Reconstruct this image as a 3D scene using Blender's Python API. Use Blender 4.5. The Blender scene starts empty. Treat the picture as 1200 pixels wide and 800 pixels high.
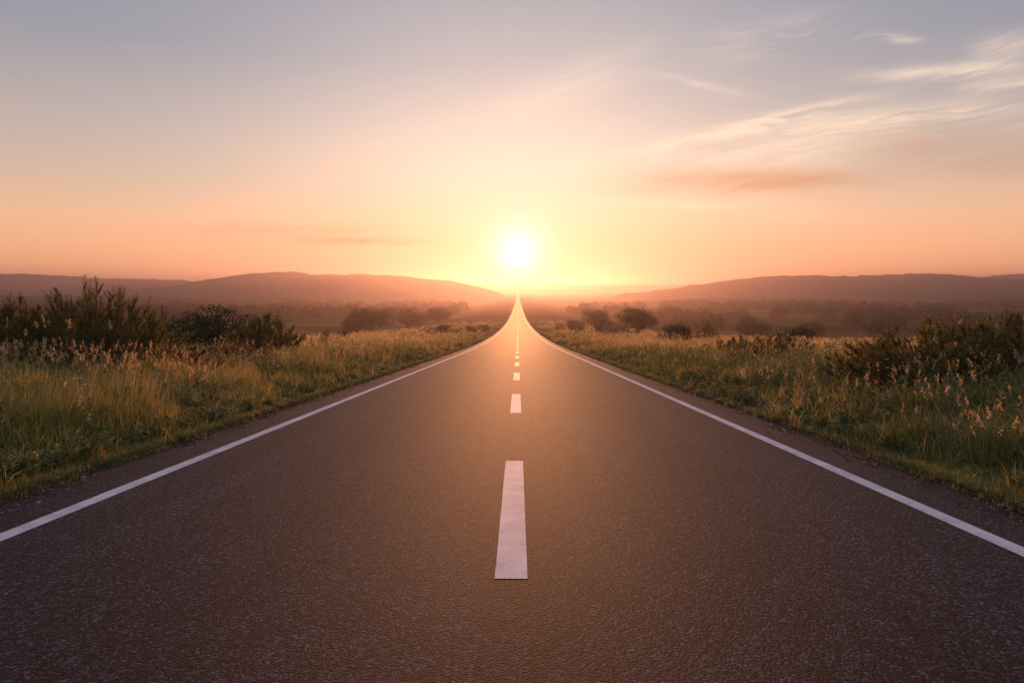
import bpy, math, random
import numpy as np
from mathutils import Vector
R = math.radians
rng = np.random.default_rng(7)
random.seed(7)
scene = bpy.context.scene
COL = scene.collection
CAMX, CAMH = 0.04, 1.5
SUN_EL = 2.7

# ------------------------------------------------------------------ helpers
def vnoise(x, y, scale=1.0, seed=0):
    """smooth value noise in 0..1 (numpy)"""
    x = np.asarray(x, float) / scale; y = np.asarray(y, float) / scale
    xi = np.floor(x).astype(np.int64); yi = np.floor(y).astype(np.int64)
    fx = x - xi; fy = y - yi
    fx = fx*fx*(3-2*fx); fy = fy*fy*(3-2*fy)
    def h(a, b):
        n = (a*374761393 + b*668265263 + seed*982451653) & 0xFFFFFFFF
        n = ((n ^ (n >> 13)) * 1274126177) & 0xFFFFFFFF
        n = (n ^ (n >> 16)) & 0xFFFFFFFF
        return n / 4294967295.0
    return (h(xi, yi)*(1-fx) + h(xi+1, yi)*fx)*(1-fy) + (h(xi, yi+1)*(1-fx) + h(xi+1, yi+1)*fx)*fy

def fbm(x, y, scale, seed=0, octs=4):
    s = 0; a = 1; t = 0
    for i in range(octs):
        s = s + a*vnoise(x, y, scale/2**i, seed+i*17); t += a; a *= .5
    return s/t

def sstep(a, b, x):
    t = np.clip((np.asarray(x, float)-a)/(b-a), 0, 1)
    return t*t*(3-2*t)

def mesh_np(name, verts, quads, mat, parent=None, tint=None, smooth=False, kind=None, uv=None):
    """one mesh object from numpy arrays; quads is (n,4)"""
    verts = np.ascontiguousarray(verts, dtype=np.float32).reshape(-1, 3)
    quads = np.ascontiguousarray(quads, dtype=np.int32).reshape(-1, 4)
    me = bpy.data.meshes.new(name)
    me.vertices.add(len(verts)); me.vertices.foreach_set('co', verts.ravel())
    me.loops.add(quads.size); me.loops.foreach_set('vertex_index', quads.ravel())
    me.polygons.add(len(quads))
    me.polygons.foreach_set('loop_start', np.arange(0, quads.size, 4, dtype=np.int32))
    me.polygons.foreach_set('loop_total', np.full(len(quads), 4, dtype=np.int32))
    if smooth: me.polygons.foreach_set('use_smooth', np.ones(len(quads), dtype=bool))
    if tint is not None:
        at = me.attributes.new('tint', 'FLOAT', 'FACE'); at.data.foreach_set('value', np.asarray(tint, dtype=np.float32))
    me.update(calc_edges=True)
    me.materials.append(mat)
    ob = bpy.data.objects.new(name, me); COL.objects.link(ob)
    if parent is not None: ob.parent = parent
    if kind: ob['kind'] = kind
    return ob

class Acc:
    """collects quads"""
    def __init__(s): s.v = []; s.q = []; s.t = []; s.n = 0
    def add(s, v, q, t):
        v = np.asarray(v, float).reshape(-1, 3); q = np.asarray(q, int).reshape(-1, 4)
        s.v.append(v); s.q.append(q + s.n); s.t.append(np.broadcast_to(np.asarray(t, float), (len(q),))); s.n += len(v)
    def build(s, name, mat, parent=None, **k):
        return mesh_np(name, np.concatenate(s.v), np.concatenate(s.q), mat, parent, tint=np.concatenate(s.t), **k)

def unit(a): return a/np.maximum(np.linalg.norm(a, axis=-1, keepdims=True), 1e-9)

def leaves(acc, c, size, tint, axis=None, ratio=.45, jitter=1.0):
    """diamond leaves: centre c (n,3), length size (n), long axis direction"""
    c = np.asarray(c); n = len(c); size = np.broadcast_to(size, (n,))[:, None]
    r = rng.normal(size=(n, 3))
    a = unit(r if axis is None else unit(axis) + jitter*.5*r)
    b = unit(np.cross(a, rng.normal(size=(n, 3))))
    nn = np.cross(a, b)
    v = np.empty((n, 4, 3))
    v[:, 0] = c - a*size*.5
    v[:, 1] = c + b*size*ratio*.5 - a*size*.08 + nn*size*.06
    v[:, 2] = c + a*size*.5 - nn*size*.08
    v[:, 3] = c - b*size*ratio*.5 - a*size*.08 + nn*size*.06
    q = np.arange(n*4).reshape(n, 4)
    acc.add(v, q, tint)

def tube(acc, pts, radii, k=5, tint=0.5):
    pts = np.asarray(pts, float); m = len(pts)
    d = np.gradient(pts, axis=0); d = unit(d)
    up = np.array([0.31, .95, .05]); s = unit(np.cross(d, up)); w = np.cross(d, s)
    ang = np.linspace(0, 2*np.pi, k, endpoint=False)
    v = pts[:, None] + np.asarray(radii)[:, None, None]*(s[:, None]*np.cos(ang)[None, :, None] + w[:, None]*np.sin(ang)[None, :, None])
    i, j = np.meshgrid(np.arange(m-1), np.arange(k), indexing='ij')
    q = np.stack([i*k+j, i*k+(j+1) % k, (i+1)*k+(j+1) % k, (i+1)*k+j], -1).reshape(-1, 4)
    acc.add(v.reshape(-1, 3), q, tint)

def blades(acc, base, h, lean, az, w, tint, segs=3):
    """curved tapering blades"""
    n = len(base)
    t = np.linspace(0, 1, segs+1)
    d = np.stack([np.cos(az), np.sin(az), np.zeros(n)], 1)
    sa = az + np.pi/2 + rng.normal(0, .5, n)
    s = np.stack([np.cos(sa), np.sin(sa), np.zeros(n)], 1)
    v = np.empty((n, segs+1, 2, 3))
    for i, tt in enumerate(t):
        c = base + d*(h*lean*tt**2)[:, None]
        c[:, 2] += h*tt*(1-.45*np.minimum(lean, 1.2)*tt**1.6)
        ww = (w*(1-tt)**.6*.5 + .0004)[:, None]
        v[:, i, 0] = c - s*ww; v[:, i, 1] = c + s*ww
    b = np.arange(n)[:, None]*(segs+1)*2
    q = np.stack([np.concatenate([b+2*i, b+2*i+1, b+2*i+3, b+2*i+2], 1) for i in range(segs)], 1)
    acc.add(v.reshape(-1, 3), q.reshape(-1, 4), np.repeat(tint, segs))

def info(o, label, cat, group=None, kind=None):
    o['label'] = label; o['category'] = cat
    if group: o['group'] = group
    if kind: o['kind'] = kind

def empty(name, loc=(0, 0, 0)):
    o = bpy.data.objects.new(name, None); COL.objects.link(o); o.location = loc
    o.empty_display_size = .3
    return o

def dup(root, loc, rz=0, sc=(1, 1, 1)):
    r = root.copy(); COL.objects.link(r); r.location = loc; r.rotation_euler = (0, 0, rz); r.scale = sc
    for ch in list(root.children):
        c = ch.copy(); COL.objects.link(c); c.parent = r
    return r

# ------------------------------------------------------------------ terrain
_sy = np.array([-3000, 0, 50, 90, 175, 350, 750, 2000, 4000, 9000.])
_ss = np.array([.02, .065, .065, .052, .0375, .0200, .0095, .005, .004, .003])
_yy = np.concatenate([np.arange(-3000, -50, 10), np.arange(-50, 300, .5), np.arange(300, 9000, 5)])
_sl = np.interp(_yy, _sy, _ss)
_pz = -np.concatenate([[0], np.cumsum((_sl[1:]+_sl[:-1])/2*np.diff(_yy))])
_pz -= np.interp(0, _yy, _pz)
def P(y): return np.interp(y, _yy, _pz)

EL, ER = -4.46, 4.20            # asphalt edges
def terrain(x, y):
    x = np.asarray(x, float); y = np.asarray(y, float)
    s = np.maximum(EL - x, x - ER)
    z = P(y)
    under = s < .02
    bank = np.where(s < 0, 0, .04 + .20*sstep(.1, 2.2, s) + .12*sstep(2, 7, s))
    bank = bank - .6*sstep(10, 30, s)
    fall = sstep(14, 75, s)*np.interp(y, [0, 60, 250, 600, 1500, 4000], [.4, 1.4, 5.2, 6.5, 5, 4])
    rough = sstep(.5, 3, s)*(.16*(fbm(x, y, 3.5, 3)-.5) + .5*(fbm(x, y, 18, 5)-.5)*sstep(2, 15, s))
    roll = sstep(30, 300, s)*((fbm(x, y, 260, 9, 3)-.5)*6*sstep(150, 500, y) + (fbm(x, y, 900, 12, 3)-.5)*16*sstep(700, 2000, y))
    far = 68*sstep(4100, 6000, y)*(.85+.3*fbm(x, y, 900, 31, 3))
    z = z + bank - fall + rough + roll + far
    return np.where(under, P(y) - .07, z)

ys = np.concatenate([np.arange(-30, 45, .25), 45*1.022**np.arange(0, 232)])
ys = ys[ys < 6600]
ys = np.concatenate([-30-np.array([1400, 700, 350, 170, 80, 40, 20, 10, 4]), ys])
sx = np.concatenate([[0, .03, .12, .3, .55, .85, 1.2, 1.6, 2.1, 2.7, 3.4, 4.2], 5*1.062**np.arange(0, 117)])
sx = sx[sx < 6200]
xs = np.concatenate([(EL-sx)[::-1], [-2, 0, 2], ER+sx])
X, Y = np.meshgrid(xs, ys)
Z = terrain(X, Y)
def grid_quads(nx, ny):
    i, j = np.meshgrid(np.arange(ny-1), np.arange(nx-1), indexing='ij')
    a = i*nx+j
    return np.stack([a, a+1, a+nx+1, a+nx], -1).reshape(-1, 4)

# ------------------------------------------------------------------ materials
def new_mat(name):
    m = bpy.data.materials.new(name); m.use_nodes = True
    m.node_tree.nodes.clear()
    return m, m.node_tree
class NT:
    def __init__(s, nt): s.nt = nt
    def n(s, t, **k):
        nd = s.nt.nodes.new(t)
        for a, b in k.items(): setattr(nd, a, b)
        return nd
    def link(s, a, b): s.nt.links.new(a, b)
    def put(s, sock, v):
        if isinstance(v, bpy.types.NodeSocket): s.nt.links.new(v, sock)
        else: sock.default_value = v
    def m(s, op, a, b=None, c=None, clamp=False):
        nd = s.n('ShaderNodeMath', operation=op, use_clamp=clamp)
        s.put(nd.inputs[0], a)
        if b is not None: s.put(nd.inputs[1], b)
        if c is not None: s.put(nd.inputs[2], c)
        return nd.outputs[0]
    def vm(s, op, a, b=None):
        nd = s.n('ShaderNodeVectorMath', operation=op)
        s.put(nd.inputs[0], a)
        if b is not None: s.put(nd.inputs[1], b)
        return nd.outputs[1] if op in ('DOT_PRODUCT', 'LENGTH') else nd.outputs[0]
    def scale(s, v, f):
        nd = s.n('ShaderNodeVectorMath', operation='SCALE'); s.put(nd.inputs[0], v); s.put(nd.inputs['Scale'], f); return nd.outputs[0]
    def ramp(s, fac, stops, interp='LINEAR'):
        nd = s.n('ShaderNodeValToRGB'); nd.color_ramp.interpolation = interp
        el = nd.color_ramp.elements
        while len(el) < len(stops): el.new(.5)
        for e, (p, c) in zip(el, stops):
            e.position = p; e.color = (*c, 1) if len(c) == 3 else c
        s.put(nd.inputs[0], fac); return nd.outputs[0]
    def noise(s, vec, scale, detail=3, rough=.55, dist=0, dims='3D'):
        nd = s.n('ShaderNodeTexNoise', noise_dimensions=dims)
        if vec is not None: s.link(vec, nd.inputs['Vector'])
        nd.inputs['Scale'].default_value = scale; nd.inputs['Detail'].default_value = detail
        nd.inputs['Roughness'].default_value = rough; nd.inputs['Distortion'].default_value = dist
        return nd.outputs[0]
    def mix(s, f, a, b, blend='MIX'):
        nd = s.n('ShaderNodeMix', data_type='RGBA', blend_type=blend)
        s.put(nd.inputs['Factor'], f)
        for sock, v in ((nd.inputs[6], a), (nd.inputs[7], b)):
            if isinstance(v, bpy.types.NodeSocket): s.link(v, sock)
            else: sock.default_value = (*v, 1)
        return nd.outputs[2]
    def sstep(s, a, b, x):
        nd = s.n('ShaderNodeMapRange', interpolation_type='SMOOTHSTEP')
        s.put(nd.inputs[0], x); nd.inputs[1].default_value = a; nd.inputs[2].default_value = b
        nd.inputs[3].default_value = 0; nd.inputs[4].default_value = 1
        return nd.outputs[0]

def foliage_mat(name, stops, transl=.45, gloss=.04, varscale=.7):
    m, nt = new_mat(name); N = NT(nt)
    at = N.n('ShaderNodeAttribute', attribute_name='tint'); 
    geo = N.n('ShaderNodeNewGeometry')
    var = N.noise(geo.outputs['Position'], varscale, 3)
    f = N.m('ADD', at.outputs['Fac'], N.m('MULTIPLY', N.m('SUBTRACT', var, .5), .35), clamp=True)
    col = N.ramp(f, stops)
    d = N.n('ShaderNodeBsdfDiffuse'); N.link(col, d.inputs[0])
    t = N.n('ShaderNodeBsdfTranslucent')
    N.link(N.mix(1, col, (1.15, 1.0, .6), 'MULTIPLY'), t.inputs[0])
    mx = N.n('ShaderNodeMixShader'); mx.inputs[0].default_value = transl
    N.link(d.outputs[0], mx.inputs[1]); N.link(t.outputs[0], mx.inputs[2])
    g = N.n('ShaderNodeBsdfGlossy'); g.inputs['Roughness'].default_value = .5
    mx2 = N.n('ShaderNodeMixShader'); mx2.inputs[0].default_value = gloss
    N.link(mx.outputs[0], mx2.inputs[1]); N.link(g.outputs[0], mx2.inputs[2])
    o = N.n('ShaderNodeOutputMaterial'); N.link(mx2.outputs[0], o.inputs[0])
    return m

def principled(N, col, rough=.8, bump=None, spec=.5, stint=(1, 1, 1)):
    p = N.n('ShaderNodeBsdfPrincipled')
    N.put(p.inputs['Base Color'], col if isinstance(col, bpy.types.NodeSocket) else (*col, 1))
    N.put(p.inputs['Roughness'], rough); p.inputs['Specular IOR Level'].default_value = spec; p.inputs['Specular Tint'].default_value = (*stint, 1)
    if bump is not None: N.link(bump, p.inputs['Normal'])
    o = N.n('ShaderNodeOutputMaterial'); N.link(p.outputs[0], o.inputs[0]); return p

MAT = {}
# asphalt ---------------------------------------------------------------
m, nt = new_mat('asphalt'); N = NT(nt); MAT['asphalt'] = m
tc = N.n('ShaderNodeTexCoord'); pos = tc.outputs['Object']
sp = N.n('ShaderNodeSeparateXYZ'); N.link(pos, sp.inputs[0])
vor = N.n('ShaderNodeTexVoronoi'); N.link(pos, vor.inputs['Vector']); vor.inputs['Scale'].default_value = 78
cell = N.n('ShaderNodeSeparateColor'); N.link(vor.outputs['Color'], cell.inputs[0])
dist = vor.outputs['Distance']
stone = N.ramp(cell.outputs[0], [(0, (.004, .0035, .005)), (.38, (.014, .012, .017)), (.62, (.046, .039, .052)), (.85, (.16, .14, .155)), (1, (.56, .49, .52))])
fine = N.noise(pos, 210, 3, .7)
stone = N.mix(.3, stone, N.ramp(fine, [(.3, (.010, .0085, .011)), (.55, (.044, .038, .048)), (.75, (.14, .12, .14))]))
big = N.noise(pos, .55, 5, .6)
stv = N.n('ShaderNodeMapping'); N.link(pos, stv.inputs[0]); stv.inputs['Scale'].default_value = (2.2, .07, 1)
streak = N.noise(stv.outputs[0], 1, 4, .6)
k = N.m('ADD', N.m('MULTIPLY', big, .55), N.m('MULTIPLY', streak, .65))
k = N.m('MULTIPLY', k, .40)
# darker bitumen seam along the centre, worn paler wheel tracks
seam = N.m('SUBTRACT', 1, N.sstep(.13, .24, N.m('ABSOLUTE', N.m('SUBTRACT', sp.outputs[0], N.m('MULTIPLY', N.m('SUBTRACT', streak, .5), .1)))))
k = N.m('MULTIPLY', k, N.m('SUBTRACT', 1, N.m('MULTIPLY', seam, .22)))
def track(x0):
    a = N.m('SUBTRACT', sp.outputs[0], x0); a = N.m('MULTIPLY', a, a)
    return N.m('POWER', 2.718, N.m('MULTIPLY', a, -9))
tr = None
for x0 in (-2.75, -1.05, 1.0, 2.65):
    t = track(x0); tr = t if tr is None else N.m('ADD', tr, t)
k = N.m('MULTIPLY', k, N.m('ADD', 1, N.m('MULTIPLY', tr, .12)))
col = N.mix(1, stone, N.n('ShaderNodeCombineXYZ').outputs[0], 'MULTIPLY')
cb = nt.nodes[-2] if False else None
comb = N.n('ShaderNodeCombineColor'); N.link(N.m('MULTIPLY', k, .92), comb.inputs[0]); N.link(N.m('MULTIPLY', k, 1.03), comb.inputs[1]); N.link(N.m('MULTIPLY', k, 1.10), comb.inputs[2])
col = N.mix(1, stone, comb.outputs[0], 'MULTIPLY')
bp = N.n('ShaderNodeBump'); bp.inputs['Strength'].default_value = .8; bp.inputs['Distance'].default_value = .008
hgt = N.m('ADD', N.m('MULTIPLY', N.m('SUBTRACT', 1, dist), .7), N.m('MULTIPLY', fine, .6))
N.link(hgt, bp.inputs['Height'])
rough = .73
principled(N, col, rough, bp.outputs[0], .10, (1, .80, .80))  # warm specular tint puts sunset glow into the colour of the road's sheen
# line paint --------------------------------------------------------------
m, nt = new_mat('road_paint'); N = NT(nt); MAT['paint'] = m
tc = N.n('ShaderNodeTexCoord'); pos = tc.outputs['Object']
vor = N.n('ShaderNodeTexVoronoi'); N.link(pos, vor.inputs['Vector']); vor.inputs['Scale'].default_value = 95
fine = N.noise(pos, 150, 3, .7); big = N.noise(pos, 3.5, 4, .6)
wear = N.m('ADD', N.m('MULTIPLY', fine, 1.0), N.m('MULTIPLY', big, .38))
col = N.ramp(wear, [(.50, (.09, .085, .085)), (.60, (.28, .27, .27)), (.72, (.50, .48, .465)), (.95, (.64, .615, .60))])
bp = N.n('ShaderNodeBump'); bp.inputs['Strength'].default_value = .4; bp.inputs['Distance'].default_value = .004
N.link(N.m('SUBTRACT', fine, vor.outputs['Distance']), bp.inputs['Height'])
principled(N, col, .7, bp.outputs[0], .25)
# ground -----------------------------------------------------------------
m, nt = new_mat('meadow_ground'); N = NT(nt); MAT['ground'] = m
geo = N.n('ShaderNodeNewGeometry'); pos = geo.outputs['Position']
sp = N.n('ShaderNodeSeparateXYZ'); N.link(pos, sp.inputs[0])
n1 = N.noise(pos, 2.5, 5, .65); n2 = N.noise(pos, 30, 4, .7)
soil = N.ramp(N.m('ADD', N.m('MULTIPLY', n1, .6), N.m('MULTIPLY', n2, .4)), [(.3, (.022, .018, .011)), (.5, (.05, .04, .022)), (.7, (.12, .09, .05))])
mp = N.n('ShaderNodeMapping'); N.link(pos, mp.inputs[0]); mp.inputs['Scale'].default_value = (.004, .016, .01)
f1 = N.noise(mp.outputs[0], 1.0, 3, .5, .3)
fv = N.n('ShaderNodeTexVoronoi'); N.link(mp.outputs[0], fv.inputs['Vector']); fv.inputs['Scale'].default_value = 1.3
fc = N.n('ShaderNodeSeparateColor'); N.link(fv.outputs['Color'], fc.inputs[0])
f2 = N.noise(pos, .25, 5, .65)
ff = N.m('ADD', N.m('MULTIPLY', fc.outputs[0], .55), N.m('MULTIPLY', f2, .45))
field = N.ramp(ff, [(.2, (.022, .028, .008)), (.42, (.045, .045, .012)), (.6, (.10, .065, .02)), (.85, (.15, .09, .03))])
yf = N.sstep(25, 90, N.m('ADD', N.m('ABSOLUTE', sp.outputs[1]), N.m('ABSOLUTE', sp.outputs[0])))
principled(N, N.mix(yf, soil, field), 1, None, 0)
# gravelly edge uses the same ground; hills ---------------------------------
m, nt = new_mat('wooded_hillside'); N = NT(nt); MAT['hill'] = m
geo = N.n('ShaderNodeNewGeometry'); pos = geo.outputs['Position']
a = N.noise(pos, .006, 4, .6); b = N.noise(pos, .06, 4, .7)
col = N.ramp(N.m('ADD', N.m('MULTIPLY', a, .6), N.m('MULTIPLY', b, .4)), [(.35, (.022, .03, .014)), (.5, (.04, .045, .02)), (.62, (.09, .075, .035))])
principled(N, col, 1, None, 0)
# bark -------------------------------------------------------------------
m, nt = new_mat('bark'); N = NT(nt); MAT['bark'] = m
tc = N.n('ShaderNodeTexCoord'); a = N.noise(tc.outputs['Object'], 9, 5, .7)
principled(N, N.ramp(a, [(.3, (.035, .024, .016)), (.7, (.12, .085, .06))]), .9)
m, nt = new_mat('pale_bark'); N = NT(nt); MAT['pale_bark'] = m
tc = N.n('ShaderNodeTexCoord'); a = N.noise(tc.outputs['Object'], 6, 5, .7)
principled(N, N.ramp(a, [(.3, (.16, .12, .09)), (.7, (.34, .28, .22))]), .9)

G = [(0, (.06, .085, .012)), (.3, (.15, .17, .020)), (.5, (.30, .25, .035)), (.75, (.50, .33, .09)), (1, (.66, .46, .22))]
MAT['grass'] = foliage_mat('grass_blade', G, .5, .05)
MAT['seed'] = foliage_mat('seed_head', [(0, (.36, .23, .12)), (.5, (.66, .46, .28)), (1, (.82, .64, .48))], .72, .0)
MAT['weed'] = foliage_mat('weed_leaf', [(0, (.05, .075, .008)), (.5, (.13, .16, .016)), (.8, (.23, .19, .03)), (1, (.28, .18, .05))], .45, .06)
MAT['shrub'] = foliage_mat('shrub_leaf', [(0, (.06, .065, .012)), (.5, (.17, .15, .034)), (.8, (.30, .21, .07)), (1, (.36, .23, .12))], .5, .03)
MAT['dark_leaf'] = foliage_mat('dense_leaf', [(0, (.018, .032, .009)), (.5, (.045, .062, .016)), (1, (.11, .11, .03))], .15, .02)
MAT['rust'] = foliage_mat('rusty_leaf', [(0, (.04, .028, .012)), (.5, (.12, .07, .026)), (1, (.26, .15, .06))], .5, .03)
MAT['flower'] = foliage_mat('white_flower', [(0, (.6, .55, .48)), (1, (.75, .7, .65))], .3, 0)
MAT['litter'] = foliage_mat('dry_litter', [(0, (.05, .03, .018)), (.5, (.16, .09, .045)), (1, (.36, .25, .16))], .2, 0)

# ------------------------------------------------------------------ ground, road, paint
g = mesh_np('ground', np.stack([X, Y, Z], -1), grid_quads(len(xs), len(ys)), MAT['ground'], smooth=True, kind='structure')

# road with slightly ragged edges
ry = np.concatenate([np.arange(-30, 45, .125), ys[ys >= 45]]); ry = ry[ry < 4600]
def strip(ry, lx, rx, dz, mat, name, crown=True):
    cols = 9 if crown else 2
    t = np.linspace(0, 1, cols)
    x = lx[:, None]*(1-t) + rx[:, None]*t
    z = np.repeat(P(ry)[:, None], cols, 1) + dz - .02*(x/4.4)**2
    v = np.stack([x, np.repeat(ry[:, None], cols, 1), z], -1)
    return v, grid_quads(cols, len(ry))
jit = (fbm(ry, ry*0, .9, 41, 5)-.5)*.20 + (vnoise(ry, ry*0, .13, 45)-.5)*.02
jit2 = (fbm(ry, ry*0, .9, 43, 5)-.5)*.20 + (vnoise(ry, ry*0, .13, 46)-.5)*.02
v, q = strip(ry, EL+jit, ER+jit2, .02, None, '')
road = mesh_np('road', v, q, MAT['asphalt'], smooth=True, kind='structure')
def rz(x, y): return P(y) + .02 - .02*(x/4.4)**2
def paint_strip(name, x0, x1, y0, y1, lab):
    a = np.linspace(y0, y1, max(3, int((y1-y0)/.25))) if y1-y0 < 50 else ry[(ry >= y0) & (ry <= y1)]
    e0 = x0 + (fbm(a, a*0, .2, 51)-.5)*.004; e1 = x1 + (fbm(a, a*0, .2, 53)-.5)*.004
    v = np.stack([np.stack([e0, a, rz(e0, a)+.002], -1), np.stack([e1, a, rz(e1, a)+.002], -1)], 1)
    return v, grid_quads(2, len(a))
LW = .15
XL, XR = -3.70, 3.46            # centres of the edge lines
for xc in (XL, XR):
    v, q = paint_strip('', xc-LW/2, xc+LW/2, -20, 4400, '')
    o = mesh_np('edge_line', v, q, MAT['paint'], kind='structure')
PER, DL = 8.25, 3.7
D0 = 3.95                   # nearest dash start
kk = 0; n_sep = 0
acc_far = Acc()
y = D0 - 3*PER
while y < 4400:
    if y < 200:
        v, q = paint_strip('', -.098, .098, y, y+DL, '')
        mesh_np('centre_dash', v, q, MAT['paint'], kind='structure')
    else:
        v, q = paint_strip('', -.098, .098, y, y+DL, ''); acc_far.add(v.reshape(-1, 3), q, 0)
    y += PER
acc_far.build('centre_line', MAT['paint'], kind='structure')

# ------------------------------------------------------------------ hills
def px_ridge(pts, D, y_h=336., f=800., seed=0, w=300, name='hill', x_ext=400, rough=4.5):
    """a ridge running across the valley, D metres ahead. pts: (bearing in tan*800, rise above eye level in tan*800)"""
    bx = np.array([p[0] for p in pts], float)*D/f; bz = (np.array([p[1] for p in pts], float))*D/f + CAMH
    x = np.arange(bx[0]-x_ext, bx[-1]+x_ext, 7.)
    dy = np.concatenate([np.arange(-w*1.9, w*.5, 9.), np.arange(w*.5, w*1.9, 25.)])
    XX, DY = np.meshgrid(x, dy)
    YY = D + DY + (fbm(XX, XX*0, 500, seed+3)-.5)*w*.5
    top = np.interp(x, bx, bz)
    # smooth the poly-line
    for s in (-45, -25, 25, 45): top = top + np.interp(x+s, bx, bz)
    top = top/5 + (fbm(x, x*0, 260, seed+11, 3)-.5)*(9 if D > 1500 else 7)
    top = top[None, :] if top.ndim == 1 else top
    base = P(YY) - 30
    prof = np.exp(-(DY/w)**2)
    spur = (fbm(XX, YY, w*.9, seed+5, 3)-.5)*(1-prof)*prof*90
    z = base + (top-base)*prof + spur
    z += (fbm(XX, YY, 34, seed, 3)-.5)*rough*2*np.clip(prof*2, 0, 1)*(.3+1.2*fbm(XX, YY, 160, seed+8, 2))
    fade = sstep(0, x_ext, XX-x[0])*sstep(0, x_ext, x[-1]-XX)
    z = base-10 + (z-base+10)*fade
    return mesh_np(name, np.stack([XX, YY, z], -1), grid_quads(len(x), len(dy)), MAT['hill'], smooth=True, kind='structure')
px_ridge([(-1100, 8), (-820, 12), (-700, 15), (-607, 14.5), (-547, 14.5), (-500, 10.5), (-450, 9), (-400, 7), (-350, 3), (-300, -2)], 2500, seed=100, w=330, name='hill')
px_ridge([(-460, -6), (-390, 1), (-350, 9), (-325, 14), (-290, 16.5), (-250, 15), (-222, 12), (-185, 13.5), (-150, 13), (-110, 10.5), (-78, 7), (-52, 2.5), (-34, -3), (-20, -9)], 2000, seed=200, w=260, name='hill', x_ext=60)
px_ridge([(130, -8), (175, -3), (205, 1), (250, 8), (280, 12.5), (320, 14.5), (350, 14.5), (385, 11), (430, 15), (480, 15.5), (520, 13), (550, 10), (600, 9), (760, 4)], 1900, seed=300, w=250, name='hill', x_ext=150)
px_ridge([(450, -2), (520, 8), (560, 12.5), (595, 14), (680, 11), (820, 15), (1000, 10)], 2500, seed=400, w=300, name='hill')
# lower wooded rises in front of the hills
px_ridge([(-1000, -10), (-600, -11), (-480, -10), (-380, -13), (-280, -12), (-180, -15), (-100, -18), (-50, -22)], 1250, seed=500, w=130, name='hill', x_ext=80, rough=4)
px_ridge([(60, -22), (110, -18), (180, -16), (240, -12), (330, -10), (450, -12), (560, -9), (700, -11), (1000, -12)], 1300, seed=600, w=130, name='hill', x_ext=80, rough=4)

# ------------------------------------------------------------------ vegetation makers
def dome_points(n, w, h, seed, lobes=7, flat=.15):
    """points in an irregular crown: several overlapping lobes"""
    r = np.random.default_rng(seed)
    out = []; 
    for i in range(lobes):
        a = r.uniform(0, 2*np.pi); rad = w*.5*np.sqrt(r.uniform(0, .45))
        lw = w*r.uniform(.20, .34); lh = h*r.uniform(.20, .33)
        c = np.array([np.cos(a)*rad, np.sin(a)*rad, h*flat + (h*(1-flat)-lh)*r.uniform(.25, 1)*(1-.5*(rad/(w*.5))**2)])
        out.append((c, lw, lh))
    return out

def make_tree(name, w, h, seed, mat, bark, n_clump=150, per=34, leaf=.22, trunk_h=.28, lobes=9, skirt=.12):
    root = empty(name)
    r = np.random.default_rng(seed)
    L = dome_points(1, w, h, seed, lobes, skirt)
    tr = Acc(); cr = Acc()
    th = h*trunk_h
    top = np.array([r.normal(0, .04)*w, r.normal(0, .04)*w, h*.62])
    p = np.array([[0, 0, -.3], [0, 0, th*.5], top*np.array([.5, .5, 0])+[0, 0, th], top])
    r0 = .028*h+.03
    tube(tr, p, [r0*1.25, r0, r0*.8, r0*.3], 7)
    for c, lw, lh in L:
        s = p[2]*(1-.3)+p[1]*.3
        mid = (s+c)/2 + [0, 0, -.06*h]
        tube(tr, [s, mid, c], [r0*.5, r0*.33, r0*.12], 5)
        for j in range(3):
            e = c + r.normal(size=3)*[lw*.5, lw*.5, lh*.5]
            tube(tr, [c*.6+mid*.4, (c+e)/2+[0, 0, .02], e], [r0*.16, r0*.1, r0*.04], 4)
    for i in range(n_clump):
        c, lw, lh = L[i % len(L)]
        d = unit(r.normal(size=3)); rad = r.uniform(.35, 1)**.5*1.05
        cc = c + d*[lw, lw, lh]*rad
        if cc[2] < h*.06: cc[2] = h*.06+r.uniform(0, .1)*h
        k = int(per*r.uniform(.5, 1.4)); cs = leaf*r.uniform(1.1, 2.2)
        pts = cc + rng.normal(size=(k, 3))*[cs, cs, cs*.6]
        leaves(cr, pts, leaf*rng.uniform(.6, 1.3, k), np.clip(r.uniform(0, 1)*.8+rng.normal(0, .12, k), 0, 1), ratio=.6)
    tr.build('trunk', bark, root); cr.build('crown', mat, root)
    return root

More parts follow.
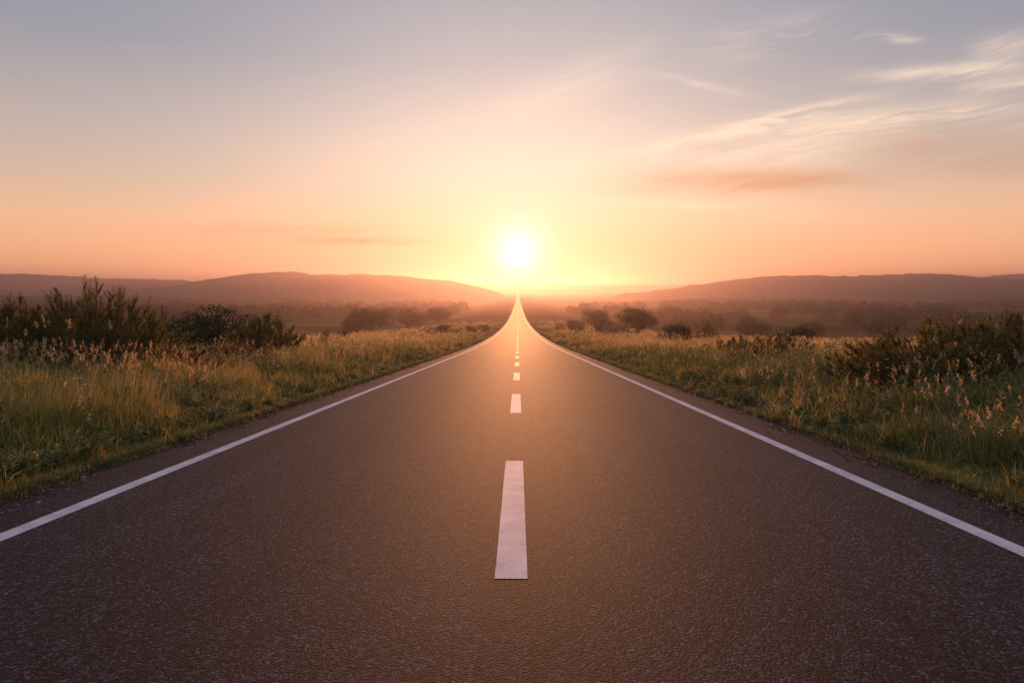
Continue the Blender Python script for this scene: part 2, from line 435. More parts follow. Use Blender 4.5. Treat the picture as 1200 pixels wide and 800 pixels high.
def make_shrub(name, w, h, seed, mat, n_stem=90, leaf=.045, per=150, spread=.6, tipcol=True, twigs=5, low=.12, prof=None):
    """multi-stemmed shrub of upright sprigs"""
    root = empty(name); r = np.random.default_rng(seed)
    st = Acc(); fo = Acc()
    for i in range(n_stem):
        a = r.uniform(0, 2*np.pi); q = np.sqrt(r.uniform(0, 1))
        b0 = np.array([np.cos(a)*w*.22*q, np.sin(a)*w*.22*q, -.05])
        hh = h*(1-.62*q**2)*r.uniform(.78, 1.0)
        end = np.array([np.cos(a)*w*.5*q*r.uniform(.8, 1.1), np.sin(a)*w*.5*q*r.uniform(.8, 1.1), hh])
        t = np.linspace(0, 1, 6)[:, None]
        ctrl = b0*(1-t) + end*t; ctrl[:, 2] = b0[2] + (end[2]-b0[2])*(t[:, 0]**(.85))
        ctrl += np.concatenate([np.zeros((1, 3)), np.cumsum(r.normal(0, .02*h, (5, 3)), 0)])*[1, 1, .3]
        tube(st, ctrl, np.linspace(.012, .003, 6)*h*.6, 4, .5)
        lines = [(ctrl, per)]
        for j in range(twigs):
            tt = r.uniform(.3, .92); k = tt*5; i0 = int(k); s = ctrl[i0]*(1-(k-i0))+ctrl[min(i0+1, 5)]*(k-i0)
            d = unit(unit(end-b0)*.9 + r.normal(size=3)*[.5, .5, .25]); ln = h*r.uniform(.10, .24)*(1.25-tt)
            tw = np.stack([s, s+d*ln*.5+[0, 0, .01], s+d*ln+[0, 0, ln*.2]])
            tube(st, tw, [.003*h, .002*h, .001*h], 3, .5); lines.append((tw, int(per*.45)))
        base_t = r.uniform(.15, .75)
        for ln, k in lines:
            k = max(4, int(k*r.uniform(.6, 1.3))); m = len(ln)-1
            full = m > 2
            u = (low + (1-low)*rng.uniform(0, 1, k)**.8 if full else rng.uniform(0, 1.05, k))*m
            i0 = np.minimum(u.astype(int), m-1); fr = (u-i0)[:, None]
            pt = ln[i0]*(1-fr)+ln[i0+1]*fr
            d = unit(ln[-1]-ln[-2])[None]
            spreadr = (.075*h*(1.2-u/m) + leaf*.5)[:, None] if full else leaf*.5
            off = rng.normal(size=(k, 3)); pt = pt + off*spreadr*.55
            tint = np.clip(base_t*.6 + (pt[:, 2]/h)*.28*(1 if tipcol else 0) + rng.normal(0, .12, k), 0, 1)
            leaves(fo, pt, leaf*rng.uniform(.5, 1.3, k), tint, axis=np.repeat(d, k, 0)+unit(off)*.8, ratio=.38, jitter=.5)
    st.build('stems', MAT['bark'], root); fo.build('foliage', mat, root)
    return root

def at(px, d, dz=-.03):
    """a spot d metres ahead on the bearing that the photograph shows at column px"""
    x = CAMX + (px-607)/800*d
    return Vector((x, d, float(terrain(x, d))+dz))

# ------------------------------------------------------------------ near shrubs
def place(o, p, rz_=0, sc=1.0):
    o.location = p; o.rotation_euler = (0, 0, rz_)
    o.scale = (sc, sc, sc) if not isinstance(sc, tuple) else sc

SG = 'shrubs growing behind the roadside verges'
s = make_shrub('shrub', 4.1, 2.5, 11, MAT['shrub'], n_stem=170, per=340, leaf=.036, twigs=6)
place(s, at(112, 15.5)); info(s, 'tallest shrub with upright feathery sprigs behind the left verge', 'shrub', SG)
s = make_shrub('shrub', 2.6, 2.2, 12, MAT['shrub'], n_stem=110, per=320, leaf=.036, twigs=6)
place(s, at(2, 14.7)); info(s, 'dark upright shrub cut by the left edge of the photo', 'shrub', SG)
s = make_shrub('shrub', 3.0, 1.0, 13, MAT['rust'], n_stem=80, per=130, leaf=.045, twigs=5)
place(s, at(196, 16.5)); info(s, 'low brown shrub leaning off the right side of the tallest left shrub', 'shrub', SG)
s = make_tree('bush', 3.3, 2.45, 21, MAT['dark_leaf'], MAT['bark'], n_clump=260, per=46, leaf=.09, trunk_h=.2, lobes=12, skirt=.1)
place(s, at(236, 26.5)); info(s, 'dense dark green rounded bush left of the feathery one', 'bush', SG)
s = make_shrub('shrub', 3.5, 2.15, 14, MAT['shrub'], n_stem=85, per=130, leaf=.07, twigs=6)
place(s, at(308, 27)); info(s, 'feathery open shrub right of the dense dark green bush', 'shrub', SG)
s = make_shrub('shrub', 3.6, .95, 15, MAT['rust'], n_stem=70, per=100, leaf=.055, twigs=4)
place(s, at(268, 21)); info(s, 'low russet shrub in front of the dense dark green bush', 'shrub', SG)
# right side
s = make_shrub('shrub', 4.2, 1.6, 16, MAT['shrub'], n_stem=170, per=330, leaf=.034, twigs=5)
place(s, at(1105, 12.6)); info(s, 'broad dark thicket shrub behind the right verge', 'shrub', SG)
s = make_shrub('shrub', 3.4, 1.8, 17, MAT['shrub'], n_stem=140, per=330, leaf=.034, twigs=5)
place(s, at(1215, 11.6)); info(s, 'dark shrub cut by the right edge of the photo', 'shrub', SG)
s = make_shrub('shrub', 2.8, 1.05, 18, MAT['rust'], n_stem=70, per=110, leaf=.05, twigs=4)
place(s, at(1040, 15)); info(s, 'small brown shrub at the left foot of the broad right thicket', 'shrub', SG)
s = make_shrub('shrub', 3.6, 1.2, 19, MAT['shrub'], n_stem=70, per=90, leaf=.07, twigs=4)
place(s, at(905, 25)); info(s, 'low dark shrub in the right meadow in front of the rounded field bush', 'shrub', SG)
s = make_shrub('shrub', 2.9, 1.05, 20, MAT['rust'], n_stem=60, per=90, leaf=.07, twigs=4)
place(s, at(865, 28)); info(s, 'low russet shrub left of the low dark meadow shrub', 'shrub', SG)

# ------------------------------------------------------------------ mid-distance bushes and trees (prototypes copied)
T1 = make_tree('tree', 7.6, 5.6, 31, MAT['dark_leaf'], MAT['pale_bark'], n_clump=240, per=36, leaf=.24, trunk_h=.3, lobes=12, skirt=.15)
T2 = make_tree('tree', 10, 7.4, 32, MAT['dark_leaf'], MAT['bark'], n_clump=240, per=36, leaf=.34, trunk_h=.2, lobes=10, skirt=.08)
T3 = make_tree('tree', 9, 6.4, 33, MAT['dark_leaf'], MAT['bark'], n_clump=220, per=34, leaf=.32, trunk_h=.22, lobes=9, skirt=.1)
B1 = make_tree('bush', 4.2, 2.3, 34, MAT['dark_leaf'], MAT['bark'], n_clump=150, per=34, leaf=.16, trunk_h=.15, lobes=8, skirt=.02)
B2 = make_tree('bush', 4.4, 2.0, 35, MAT['shrub'], MAT['bark'], n_clump=150, per=34, leaf=.15, trunk_h=.15, lobes=10, skirt=.02)
used = set()
def put(proto, px, d, wpx, hpx, label, cat, group, rz_=0.):
    """set out a copy wpx x hpx wide and tall as seen from the road"""
    dims = {T1.name: (7.6, 5.6), T2.name: (10, 7.4), T3.name: (9, 6.4), B1.name: (4.2, 2.3), B2.name: (4.4, 2.0)}[proto.name]
    sc = (wpx*d/800/dims[0], wpx*d/800/dims[0], hpx*d/800/dims[1])
    o = proto if proto.name not in used else dup(proto, (0, 0, 0))
    used.add(proto.name)
    o.location = at(px, d); o.rotation_euler = (0, 0, rz_); o.scale = sc
    info(o, label, cat, group)
    return o
TG = 'trees scattered over the hazy valley'
BG = 'bushes dotted along the meadows'
put(T1, 745, 118, 46, 34, 'clear dark tree with a pale trunk right of the road', 'tree', TG, .4)
put(T2, 436, 235, 56, 34, 'broad round hazy tree, the largest left of the road', 'tree', TG, 1)
put(T3, 480, 255, 34, 24, 'hazy tree close right of the broad round one', 'tree', TG, 2)
put(T2, 512, 290, 30, 22, 'faint tree between the small dark bushes and the left hill', 'tree', TG, 3)
put(T3, 413, 245, 24, 22, 'small hazy tree against the left flank of the broad round one', 'tree', TG, .5)
put(T2, 697, 190, 30, 26, 'pale hazy round tree left of the clear dark tree', 'tree', TG, 4)
put(T3, 881, 235, 38, 28, 'hazy round tree in the right field, left of the rounded field bush', 'tree', TG, 1.4)
put(T2, 951, 250, 30, 24, 'hazy tree just right of the rounded field bush', 'tree', TG, 5)
put(T3, 1026, 270, 38, 22, 'low hazy tree at the left end of the dark hedge', 'tree', TG, 2.6)
put(T2, 1131, 245, 34, 24, 'hazy tree rising behind the broad right thicket', 'tree', TG, .2)
put(T3, 1190, 255, 40, 24, 'hazy tree at the right edge of the photo beyond the field', 'tree', TG, 3.3)
put(T3, 835, 300, 28, 24, 'faint hazy tree left of the round tree in the right field', 'tree', TG, 3.9)
put(T2, 803, 310, 34, 20, 'faint low tree right of the clear dark tree', 'tree', TG, 2.2)
put(B1, 706, 112, 24, 20, 'dark bush at the left foot of the clear dark tree', 'bush', BG, 1)
put(B2, 722, 106, 34, 17, 'brownish low bush under the clear dark tree', 'bush', BG, 2)
put(B1, 676, 140, 22, 15, 'hazy bush at the foot of the pale round tree', 'bush', BG, 3)
put(B2, 655, 150, 14, 11, 'small hazy bush nearest the road on its right', 'bush', BG, 4)
put(B1, 792, 62, 42, 27, 'long low bush right of the clear dark tree', 'bush', BG, 5)
put(B2, 829, 64, 28, 30, 'bush with a spiky top at the right end of the low bushes', 'bush', BG, 1.2)
put(B1, 929, 66, 44, 28, 'rounded dark field bush standing at the far edge of the right meadow', 'bush', BG, .6)
put(B1, 1060, 125, 34, 17, 'left half of the low dark hedge across the right field', 'hedge bush', BG, .1)
put(B1, 1088, 125, 34, 16, 'right half of the low dark hedge across the right field', 'hedge bush', BG, .9)
put(B1, 519, 112, 22, 13, 'small dark bush on the left verge, largest of the row before the bend', 'bush', BG, 2)
put(B2, 504, 108, 14, 11, 'small bush left of the largest in the verge row', 'bush', BG, 3)
put(B2, 535, 112, 20, 8, 'flat bush right of the largest in the verge row', 'bush', BG, 3.4)
put(B1, 554, 130, 16, 10, 'second last bush of the row along the left verge', 'bush', BG, 4)
put(B1, 568, 145, 14, 9, 'last small bush of the left verge row, nearest the road', 'bush', BG, 5)
put(B2, 381, 50, 15, 24, 'small dark bush alone in the left meadow', 'bush', BG, 1)
put(B1, 400, 85, 16, 14, 'tiny flat bush at the far edge of the left meadow', 'bush', BG, 2)

# ------------------------------------------------------------------ far woods (masses)
def woods(name, spots, label, leafs=.9, h0=6.5):
    acc = Acc(); 
    spots = np.asarray(spots); n = len(spots)
    zz = terrain(spots[:, 0], spots[:, 1])
    for (x, y), z in zip(spots, zz):
        h = h0*random.uniform(.55, 1.3); w = h*random.uniform(.7, 1.1)
        k = 170; d = unit(rng.normal(size=(k, 3))); rad = rng.uniform(.3, 1, k)[:, None]**.4
        p = d*rad*[w*.5, w*.5, h*.42] + [0, 0, h*.52]
        p += rng.normal(0, .04*h, (k, 3)); p[:, 2] = np.maximum(p[:, 2], .3)
        leaves(acc, p+[x, y, z-.2], leafs*rng.uniform(.7, 1.5, k), np.clip(random.random()*.8+rng.normal(0, .1, k), 0, 1), ratio=.7)
    o = acc.build(name, MAT['dark_leaf']); info(o, label, 'woodland', kind='stuff')
    return o
def row(px0, px1, d0, d1, n, jitter=8):
    t = rng.uniform(0, 1, n); d = d0+(d1-d0)*t + rng.normal(0, jitter, n); px = px0+(px1-px0)*t
    return np.stack([(px-607)/800*d, d], 1)
def hedges(sgn, lines):
    w = []
    for (b0, b1, d, n, dens) in lines:
        a = rng.uniform(b0, b1, n); keep = fbm(a, a*0+d, 60, int(d)+sgn+7, 2) > dens; a = a[keep]
        sl = rng.uniform(-.12, .12)*d/400
        dd = d + a*sl*.5 + rng.normal(0, d*.012, len(a)); w.append(np.stack([sgn*a/800*dd, dd], 1))
    return np.concatenate(w)
woods('woodland', hedges(-1, [(45, 145, 450, 50, .34), (195, 300, 430, 46, .35), (60, 420, 520, 110, .45), (200, 700, 480, 110, .47)]), 'hazy lines of low trees across the left valley floor', leafs=.8, h0=9)
woods('woodland', hedges(1, [(50, 130, 470, 40, .38), (150, 270, 440, 60, .40), (370, 460, 400, 40, .32), (480, 650, 400, 60, .32), (60, 420, 520, 110, .48), (230, 700, 500, 120, .46)]), 'hazy lines of low trees across the right valley floor', leafs=.8, h0=8.5)
w = []
for d, n in ((560, 260), (680, 280), (840, 300), (1020, 340)):
    for sgn in (-1, 1): w.append(hedges(sgn, [(75, 760, d, n, .44)]))
woods('woodland', np.concatenate(w), 'faint bands of far woodland below the hills', leafs=1.5, h0=10)

# ------------------------------------------------------------------ grass
def sample_polar(n, dmin, dmax, half=.95, p=0):
    """positions spread evenly in log distance and bearing on either side of the road"""
    d = np.exp(rng.uniform(np.log(dmin), np.log(dmax), n)); a = rng.uniform(-half, half, n)
    return np.stack([d*a, d], 1), d
def s_of(x): return np.maximum(EL-x, x-ER)
def gz(x, y): return terrain(x, y)

def tufts(n_tuft, per, dmin, dmax, name, hs=1.0, base_w=.0052, sfun=None):
    xy, d = sample_polar(n_tuft, dmin, dmax)
    s = s_of(xy[:, 0]); dist = np.hypot(xy[:, 0], xy[:, 1])
    ok = (s > .03) & (dist < dmax*1.15) & ((rng.uniform(size=len(s)) < .4+.6*sstep(.1, .9, s)) & (s + .25*(fbm(xy[:, 0]*.3, xy[:, 1], .8, 77, 3)-.5) > .06))
    xy = xy[ok]; s = s[ok]; dist = dist[ok]
    if sfun is not None:
        ok = rng.uniform(size=len(s)) < sfun(s); xy = xy[ok]; s = s[ok]; dist = dist[ok]
    n = len(xy)
    cl = fbm(xy[:, 0], xy[:, 1], 1.6, 61, 3); cl2 = fbm(xy[:, 0], xy[:, 1], 6, 71, 3)
    se = s; s = np.maximum(0, s + (fbm(xy[:, 0], xy[:, 1], 1.1, 81, 3)-.5)*1.6*sstep(.0, .5, s) + .12)
    hz = .05 + .13*sstep(.05, .5, s) + .20*sstep(.4, 1.6, s) + .22*sstep(1.2, 4, s) - .12*sstep(8, 20, s)
    hz = hz*(1 + .9*(vnoise(xy[:, 0], xy[:, 1], .45, 83)-.35)*sstep(3, .4, s))
    hz = hz*(.30+1.05*sstep(.28, .70, cl))*hs
    dry = np.clip(.27 + .9*(cl2-.44) + .30*sstep(2, 6, s) + .25*sstep(20, 70, dist) + rng.normal(0, .16, n), 0, 1)
    k = per
    idx = np.repeat(np.arange(n), k); m = len(idx)
    rad = .02 + .05*hz[idx]/.4 + .0012*dist[idx]
    off = rng.normal(size=(m, 2))*rad[:, None]
    b = np.empty((m, 3)); b[:, :2] = xy[idx]+off
    sb = s_of(b[:, 0]); good = sb > -.03
    b = b[good]; idx = idx[good]; off = off[good]; m = len(idx)
    b[:, 2] = gz(b[:, 0], b[:, 1]) - .01
    az = np.arctan2(off[:, 1], off[:, 0]) + rng.normal(0, .7, m)
    h = hz[idx]*rng.uniform(.5, 1.25, m)
    w_ = np.maximum(base_w, dist[idx]*.00065)*rng.uniform(.6, 1.4, m)
    lean = rng.gamma(1.7, .30, m)
    acc = Acc()
    blades(acc, b, h, lean, az, w_, np.clip(dry[idx]+rng.normal(0, .10, m), 0, 1), 3)
    o = acc.build(name, MAT['grass'])
    return o
o = tufts(26000, 13, 4.2, 30, 'grass'); info(o, 'tall green and straw grass along both road verges', 'grass', kind='stuff')
o = tufts(24000, 10, 24, 260, 'grass', hs=1.0); info(o, 'golden grass of the meadows further down both verges', 'grass', kind='stuff')
def arching(n):
    xy, d = sample_polar(n, 4.6, 26); s = s_of(xy[:, 0]); dist = np.hypot(xy[:, 0], xy[:, 1])
    ok = (s > .25) & (s < 9) & (fbm(xy[:, 0], xy[:, 1], 1.2, 211, 3) > .44); xy = xy[ok]; s = s[ok]; dist = dist[ok]; n = len(xy)
    idx = np.repeat(np.arange(n), 7); m = len(idx)
    b = np.zeros((m, 3)); b[:, :2] = xy[idx] + rng.normal(0, .035, (m, 2)); b[:, 2] = gz(b[:, 0], b[:, 1])
    h = (.30+.45*sstep(.4, 3, s))[idx]*rng.uniform(.6, 1.25, m)
    acc = Acc()
    blades(acc, b, h, rng.uniform(.35, 1.25, m), rng.uniform(0, 6.28, m), np.maximum(.0085, dist[idx]*.0008)*rng.uniform(.7, 1.3, m),
           np.clip(rng.uniform(.2, .95, n)[idx]+rng.normal(0, .12, m), 0, 1), 5)
    o = acc.build('grass', MAT['grass']); info(o, 'long arching blades bowing out of the verge grass', 'grass', kind='stuff')
arching(8500)
# short edge grass
xy_n = 8000
def edge_grass():
    y = np.exp(rng.uniform(np.log(4), np.log(70), xy_n)); side = rng.integers(0, 2, xy_n)
    s = np.abs(rng.normal(.12, .22, xy_n))
    keep = fbm(y, side*50., .8, 91, 3) + rng.uniform(-.2, .2, xy_n) > .50
    y = y[keep]; side = side[keep]; s = s[keep]
    x = np.where(side == 0, EL-s, ER+s); n = len(x); k = 14
    idx = np.repeat(np.arange(n), k); m = len(idx)
    b = np.stack([x[idx]+rng.normal(0, .03, m), y[idx]+rng.normal(0, .03, m), np.zeros(m)], 1)
    b[:, 2] = np.maximum(gz(b[:, 0], b[:, 1]), P(b[:, 1])-.01)
    acc = Acc()
    blades(acc, b, rng.uniform(.03, .13, m), rng.gamma(2.5, .35, m), rng.uniform(0, 6.28, m), np.maximum(.004, y[idx]*.0007)*rng.uniform(.6, 1.3, m),
           np.clip(rng.uniform(.05, .6, n)[idx]+rng.normal(0, .1, m), 0, 1), 2)
    o = acc.build('grass', MAT['grass']); info(o, 'short scrappy grass creeping onto the edges of the asphalt', 'grass', kind='stuff')
edge_grass()

# seed heads on stalks
def seed_heads(n, dmin, dmax, smin, smax, hh, name, label, q=22, length=.12, fat=.014, tintr=(.1, .9)):
    xy, d = sample_polar(n, dmin, dmax); s = s_of(xy[:, 0]); dist = np.hypot(xy[:, 0], xy[:, 1])
    dens = fbm(xy[:, 0], xy[:, 1], 2.2, 131, 3)
    ok = (s > smin) & (s < smax) & (dens+rng.uniform(-.12, .12, n) > .46) & (rng.uniform(size=n) < sstep(smin-.3, smin+2.4, s)+.12)
    xy = xy[ok]; s = s[ok]; dist = dist[ok]; n = len(xy)
    b = np.stack([xy[:, 0], xy[:, 1], gz(xy[:, 0], xy[:, 1])], 1)
    h = hh*(.45+.55*sstep(.5, 3.5, s))*rng.uniform(.7, 1.2, n)
    az = rng.uniform(0, 6.28, n); lean = rng.gamma(2, .09, n)
    acc = Acc()
    blades(acc, b, h, lean, az, np.maximum(.004, dist*.0004), rng.uniform(0, .6, n), 3)
    st = acc.build(name+'_stalk', MAT['grass'])
    dr = np.stack([np.cos(az), np.sin(az), np.zeros(n)], 1)
    tip = b + dr*(h*lean)[:, None]; tip[:, 2] = b[:, 2] + h*(1-.45*np.minimum(lean, 1.2))
    ax = unit(np.array([0, 0, 1.])*(1-.5*lean[:, None]) + dr*(lean[:, None]*2+.1) + rng.normal(0, .08, (n, 3)))
    idx = np.repeat(np.arange(n), q); m = len(idx)
    u = rng.uniform(0, 1, m)
    L = (length*rng.uniform(.6, 1.35, n)*(1+dist*.006))[idx]
    c = tip[idx] + ax[idx]*(L*(u-.15))[:, None]
    rad = (np.maximum(fat, dist[idx]*.0006)*rng.uniform(.5, 1.5, n)[idx]*np.sin(np.pi*np.clip(u*.9+.08, 0, 1)))[:, None]
    c = c + rng.normal(size=(m, 3))*rad
    a2 = Acc()
    leaves(a2, c, np.maximum(.017, dist[idx]*.0013)*rng.uniform(.6, 1.4, m), np.clip(rng.uniform(*tintr, n)[idx]+rng.normal(0, .1, m), 0, 1), axis=ax[idx]+rng.normal(0, .5, (m, 3)), ratio=.4, jitter=.3)
    hd = a2.build(name, MAT['seed'])
    info(st, 'thin stalks carrying the '+label, 'grass stalks', kind='stuff')
    info(hd, label, 'seed heads', kind='stuff')
seed_heads(13000, 4.6, 16, .8, 9, .82, 'grass_seed_heads', 'fluffy pinkish seed heads over the nearest verge grass', q=30)
seed_heads(16000, 14, 110, .6, 40, .80, 'grass_seed_heads', 'pale seed heads catching the low sun down the verges', q=8, length=.12)
seed_heads(600, 6, 14, 2.6, 6.5, 1.2, 'reed_plumes', 'tall reed plumes standing above the verge before the shrubs', q=60, length=.17, fat=.024, tintr=(.4, 1))

# broad-leaved weeds
def weeds(n, dmin, dmax, name, label):
    xy, d = sample_polar(n, dmin, dmax); s = s_of(xy[:, 0]); dist = np.hypot(xy[:, 0], xy[:, 1])
    dens = fbm(xy[:, 0], xy[:, 1], 1.8, 151, 3)
    ok = (s > .25) & (s < 14) & (dens > .46); xy = xy[ok]; s = s[ok]; dist = dist[ok]; n = len(xy)
    b = np.stack([xy[:, 0], xy[:, 1], gz(xy[:, 0], xy[:, 1])], 1)
    h = (.22+.5*sstep(.5, 3.5, s))*rng.uniform(.6, 1.2, n); az = rng.uniform(0, 6.28, n); lean = rng.gamma(2, .06, n)
    acc = Acc(); blades(acc, b, h, lean, az, np.maximum(.006, dist*.0004), rng.uniform(0, .5, n), 3)
    q = 34; idx = np.repeat(np.arange(n), q); m = len(idx); u = rng.uniform(.15, 1, m)
    dr = np.stack([np.cos(az), np.sin(az), np.zeros(n)], 1)
    c = b[idx] + dr[idx]*(h[idx]*lean[idx]*u**2)[:, None]; c[:, 2] += h[idx]*u*(1-.45*lean[idx]*u**1.6)
    la = rng.uniform(0, 6.28, m); out = np.stack([np.cos(la), np.sin(la), rng.uniform(.1, .9, m)], 1)
    L = (.05+.05*(1-u))*rng.uniform(.6, 1.3, m)*(1+dist[idx]*.01)
    c = c + unit(out)*(L*.5)[:, None]
    ty = rng.uniform(0, 1, n)
    leaves(acc, c, L, np.clip(ty[idx]*.75+rng.normal(0, .08, m), 0, 1), axis=out, ratio=.34, jitter=.3)
    o = acc.build(name, MAT['weed']); info(o, label, 'weeds', kind='stuff')
weeds(15000, 4.5, 40, 'weeds', 'leafy green weeds mixed into the verge grass')

# white umbels, mostly right verge
def umbels():
    n = 1500; xy, d = sample_polar(n, 8, 45); s = s_of(xy[:, 0])
    dens = fbm(xy[:, 0], xy[:, 1], 3, 171, 2)
    ok = (s > 1.2) & (s < 12) & (dens > np.where(xy[:, 0] > 0, .5, .66)); xy = xy[ok]; s = s[ok]; n = len(xy)
    dist = np.hypot(xy[:, 0], xy[:, 1])
    b = np.stack([xy[:, 0], xy[:, 1], gz(xy[:, 0], xy[:, 1])], 1); h = rng.uniform(.5, .9, n)
    az = rng.uniform(0, 6.28, n); acc = Acc()
    q = 14; idx = np.repeat(np.arange(n), q); m = len(idx); r = np.sqrt(rng.uniform(0, 1, m))*(.02+dist[idx]*.0006); a = rng.uniform(0, 6.28, m)
    c = b[idx] + np.stack([np.cos(a)*r, np.sin(a)*r, h[idx]*.98+.3*r*0+rng.normal(0, .004, m)], 1)
    leaves(acc, c, np.maximum(.012, dist[idx]*.0009), rng.uniform(0, 1, m), axis=rng.normal(size=(m, 3))*[1, 1, .2], ratio=.8)
    o = acc.build('wildflower_heads', MAT['flower']); info(o, 'small white wildflower heads scattered in the verge', 'wildflowers', kind='stuff')
    ac = Acc(); blades(ac, b, h, np.zeros(n), az, np.maximum(.004, dist*.0004), rng.uniform(0, .4, n), 2)
    o = ac.build('wildflower_stalks', MAT['weed']); info(o, 'thin stalks under the white wildflower heads', 'wildflower stalks', kind='stuff')
umbels()

# dry leaves and grit on the asphalt edge
def litter():
    n = 30000; y = np.exp(rng.uniform(np.log(3.8), np.log(60), n)); side = rng.integers(0, 2, n)
    s = rng.normal(.16, .20, n)
    keep = fbm(y, side*31.+s, .7, 191, 3) + rng.uniform(-.15, .15, n) > .45; y = y[keep]; side = side[keep]; s = s[keep]
    x = np.where(side == 0, EL-s, ER+s); z = np.maximum(np.where(s > 0, gz(x, y), 0-99), rz(x, y)) + .006
    acc = Acc(); n = len(x)
    ax = rng.normal(size=(n, 3))*[1, 1, .25]
    leaves(acc, np.stack([x, y, z+rng.uniform(0, .012, n)], 1), rng.gamma(3, .008, n)+.008, rng.uniform(0, 1, n), axis=ax, ratio=.45, jitter=.1)
    o = acc.build('leaf_litter', MAT['litter']); info(o, 'dry leaves and straw lying along the asphalt edge', 'leaf litter', kind='stuff')
litter()

# ------------------------------------------------------------------ haze
HZ = .0004
def haze():
    x0, x1, y0, y1 = -6900, 6900, -1800, 7200
    z0 = -95.; z1 = 58.
    v = [(x, y, z) for z in (z0, z1) for (x, y) in ((x0, y0), (x1, y0), (x1, y1), (x0, y1))]
    q = [(0, 3, 2, 1), (4, 5, 6, 7), (0, 1, 5, 4), (1, 2, 6, 5), (2, 3, 7, 6), (3, 0, 4, 7)]
    m, nt = new_mat('haze'); N = NT(nt)
    p = N.n('ShaderNodeVolumePrincipled')
    p.inputs['Color'].default_value = (.44, .37, .43, 1)
    p.inputs['Density'].default_value = HZ; p.inputs['Anisotropy'].default_value = .77
    p.inputs['Density Attribute'].default_value = ''
    o = N.n('ShaderNodeOutputMaterial'); N.link(p.outputs[0], o.inputs['Volume'])
    ob = mesh_np('haze', v, q, m); ob['kind'] = 'stuff'; ob['label'] = 'thin warm evening haze filling the valley'; ob['category'] = 'haze'
haze()

# ------------------------------------------------------------------ world
wld = bpy.data.worlds.new('World'); scene.world = wld; wld.use_nodes = True
nt = wld.node_tree; nt.nodes.clear(); N = NT(nt)
sky = N.n('ShaderNodeTexSky', sky_type='NISHITA'); sky.sun_disc = False
sky.sun_elevation = R(SUN_EL); sky.sun_rotation = 0.0; sky.air_density = 1.0; sky.dust_density = 2.0; sky.ozone_density = 1.0
tc = N.n('ShaderNodeTexCoord'); d = N.vm('NORMALIZE', tc.outputs['Generated'])
sp = N.n('ShaderNodeSeparateXYZ'); N.link(d, sp.inputs[0])
dx, dy_, dz_ = sp.outputs
zc = N.m('MAXIMUM', dz_, 0.0)
grad = N.ramp(zc, [(0, (1.22, .52, .24)), (.03, (1.22, .55, .265)), (.09, (.98, .57, .34)), (.14, (.70, .51, .39)), (.22, (.49, .425, .41)), (.30, (.32, .33, .385)), (.42, (.255, .285, .38)), (.7, (.33, .37, .54)), (1, (.36, .41, .62))])
# brighter and cooler away from the sunset, raised as unseen fill for the grass
back = N.sstep(-.7, .75, dy_)
grad = N.mix(back, N.mix(1, grad, (1.1, 1.15, 1.35), 'MULTIPLY'), grad)
sdir = (0, math.cos(R(SUN_EL)), math.sin(R(SUN_EL)))
cosang = N.vm('DOT_PRODUCT', d, sdir)
ang = N.m('MULTIPLY', N.m('ARCCOSINE', N.m('MINIMUM', cosang, .9999999)), 180/math.pi)
def glow(sig, col, power=2):
    e = N.m('POWER', 2.718282, N.m('MULTIPLY', N.m('POWER', N.m('DIVIDE', ang, sig), power), -1))
    return N.scale(col, e)
low = N.mix(N.sstep(.0, .20, zc), (.4, .06, .14), (1., 1., 1.))
g_ = N.vm('ADD', glow(4.2, (.12, .01, .08), 1.3), glow(21, (.46, .35, .24), 2))
g_ = N.vm('ADD', N.mix(1, g_, low, 'MULTIPLY'), glow(1.4, (1.6, .9, 1.3), 1.3))
g_ = N.vm('ADD', g_, glow(1.8, (.4, .12, .22), 1.2))
# clouds in direction space
yy = N.m('MAXIMUM', dy_, .05)
u = N.m('DIVIDE', dx, yy); v = N.m('DIVIDE', dz_, yy)
front = N.sstep(.05, .2, dy_)
cv = N.n('ShaderNodeCombineXYZ'); N.link(u, cv.inputs[0]); N.link(v, cv.inputs[1])
rot = N.n('ShaderNodeMapping'); N.link(cv.outputs[0], rot.inputs[0]); rot.inputs['Rotation'].default_value = (0, 0, R(-9)); 
warp = N.noise(rot.outputs[0], 5, 3, .5)
mp = N.n('ShaderNodeMapping'); N.link(rot.outputs[0], mp.inputs[0]); mp.inputs['Scale'].default_value = (3.2, 26, 1)
mpw = N.vm('ADD', mp.outputs[0], N.scale((1, 2.2, 0), N.m('SUBTRACT', warp, .5)))
wisp = N.noise(mpw, 1.0, 6, .62, .35)
mp2 = N.n('ShaderNodeMapping'); N.link(rot.outputs[0], mp2.inputs[0]); mp2.inputs['Scale'].default_value = (7, 110, 1)
fibre = N.noise(N.vm('ADD', mp2.outputs[0], N.scale((1, 6, 0), N.m('SUBTRACT', warp, .5))), 1.0, 4, .6, .4)
uw = N.m('ADD', u, N.m('MULTIPLY', N.m('SUBTRACT', warp, .5), .05)); vw = N.m('ADD', v, N.m('MULTIPLY', N.m('SUBTRACT', wisp, .5), .035))
ca, sa = math.cos(R(4.574)), math.sin(R(4.574))
def uv_of(px, py):
    a, b = (px-607)/800, (400-py)/800
    y = ca + b*sa; z = -sa + b*ca
    return a/y, z/y
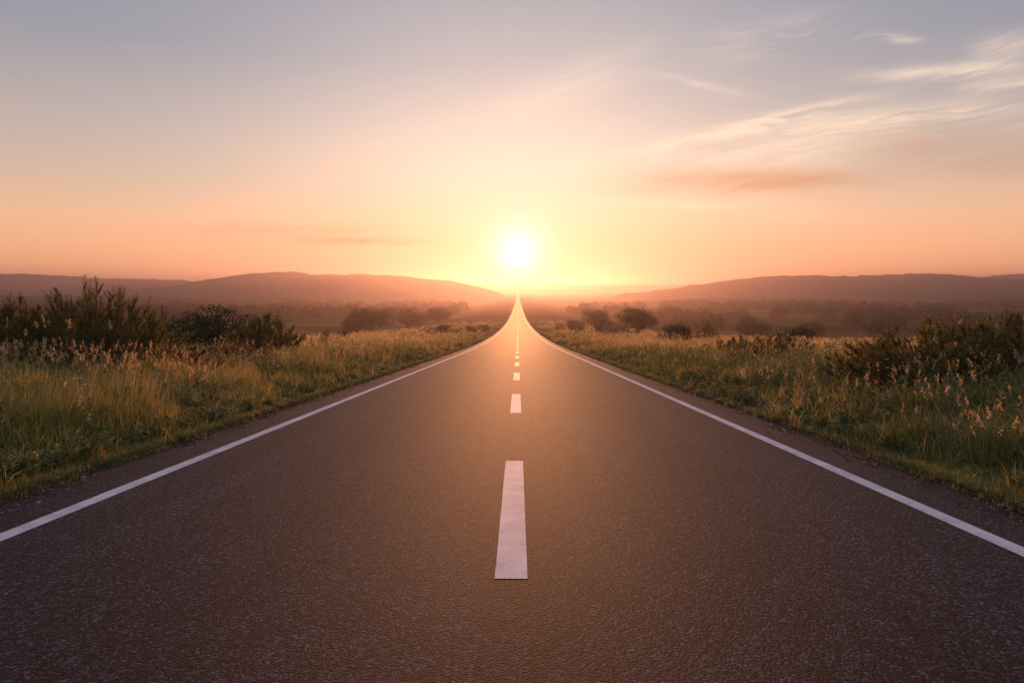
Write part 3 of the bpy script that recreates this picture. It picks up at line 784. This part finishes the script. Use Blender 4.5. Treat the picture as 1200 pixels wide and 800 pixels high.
def streak(p0, p1, th):
    (u0, v0), (u1, v1) = uv_of(*p0), uv_of(*p1)
    cu, cv_ = (u0+u1)/2, (v0+v1)/2; L = math.hypot(u1-u0, v1-v0)/2; a = math.atan2(v1-v0, u1-u0); t = th/800
    du = N.m('SUBTRACT', uw, cu); dv = N.m('SUBTRACT', vw, cv_)
    A = N.m('ADD', N.m('MULTIPLY', du, math.cos(a)/L), N.m('MULTIPLY', dv, math.sin(a)/L))
    B = N.m('ADD', N.m('MULTIPLY', du, -math.sin(a)/t), N.m('MULTIPLY', dv, math.cos(a)/t))
    r2 = N.m('ADD', N.m('POWER', N.m('ABSOLUTE', A), 3), N.m('MULTIPLY', B, B))
    return N.m('POWER', 2.718282, N.m('MULTIPLY', r2, -1))
def add(l):
    o = None
    for w_, x in l:
        x = N.m('MULTIPLY', x, w_); o = x if o is None else N.m('ADD', o, x)
    return o
bright = add([(.85, streak((745, 178), (1010, 117), 7)), (.75, streak((860, 158), (1230, 126), 17)), (.7, streak((1010, 90), (1210, 78), 8)),
              (.6, streak((1130, 103), (1230, 92), 6)), (.5, streak((1010, 47), (1075, 48), 5)), (.5, streak((1140, 64), (1230, 45), 14)),
              (.45, streak((640, 200), (720, 184), 7)), (.5, streak((690, 236), (940, 250), 9)), (.35, streak((760, 86), (880, 112), 4)),
              (.45, streak((740, 190), (1000, 180), 22)), (.3, streak((820, 60), (1000, 30), 20)), (.35, streak((560, 150), (760, 60), 25))])
dark = add([(1.1, streak((735, 215), (1005, 209), 13)), (.8, streak((345, 280), (510, 284), 4.5)), (.4, streak((1000, 170), (1240, 190), 25)), (.35, streak((200, 268), (480, 268), 7))])
tex = N.m('ADD', N.m('MULTIPLY', N.sstep(.32, .62, wisp), .95), N.m('MULTIPLY', N.sstep(.38, .66, fibre), .5))
bf = N.m('MULTIPLY', N.m('MULTIPLY', N.m('MINIMUM', bright, 1), tex), front, clamp=True)
df = N.m('MULTIPLY', N.m('MULTIPLY', N.m('MINIMUM', dark, 1), N.m('ADD', .35, N.m('MULTIPLY', tex, .7))), front, clamp=True)
base = N.vm('ADD', grad, g_)
lit = N.mix(N.sstep(.02, .40, zc), (1.3, .92, .60), (1.1, .87, .72))
base = N.mix(N.m('MULTIPLY', bf, .74), base, lit)
base = N.mix(N.m('MULTIPLY', df, .9), base, N.mix(1, base, (.92, .64, .48), 'MULTIPLY'))
total = N.vm('ADD', N.scale(base, 10.), N.scale(sky.outputs[0], .03))
bgn = N.n('ShaderNodeBackground'); N.link(total, bgn.inputs[0]); bgn.inputs[1].default_value = .1
o = N.n('ShaderNodeOutputWorld'); N.link(bgn.outputs[0], o.inputs[0])
wld.cycles.sampling_method = 'MANUAL'; wld.cycles.sample_map_resolution = 1024

ld = bpy.data.lights.new('sun', 'SUN'); ld.energy = 5.0; ld.angle = R(.6); ld.color = (1, .38, .14)
lo = bpy.data.objects.new('sun', ld); COL.objects.link(lo); lo.rotation_euler = (-R(90-SUN_EL), 0, 0); lo.location = (0, 50, 60)

# ------------------------------------------------------------------ camera
cd = bpy.data.cameras.new('camera'); cam = bpy.data.objects.new('camera', cd); COL.objects.link(cam)
cd.sensor_width = 36; cd.lens = 24; cd.clip_start = .05; cd.clip_end = 20000
cam.location = (CAMX, 0, CAMH); cam.rotation_euler = (R(90-4.574), 0, R(.5))
scene.camera = cam
scene.view_settings.view_transform = 'Standard'; scene.view_settings.look = 'None'
scene.view_settings.exposure = 0; scene.view_settings.gamma = 1
c = scene.cycles
c.use_denoising = True; c.max_bounces = 6; c.diffuse_bounces = 2; c.glossy_bounces = 2; c.transmission_bounces = 4; c.transparent_max_bounces = 4
c.volume_bounces = 0; c.caustics_reflective = False; c.caustics_refractive = False
c.sample_clamp_indirect = 4
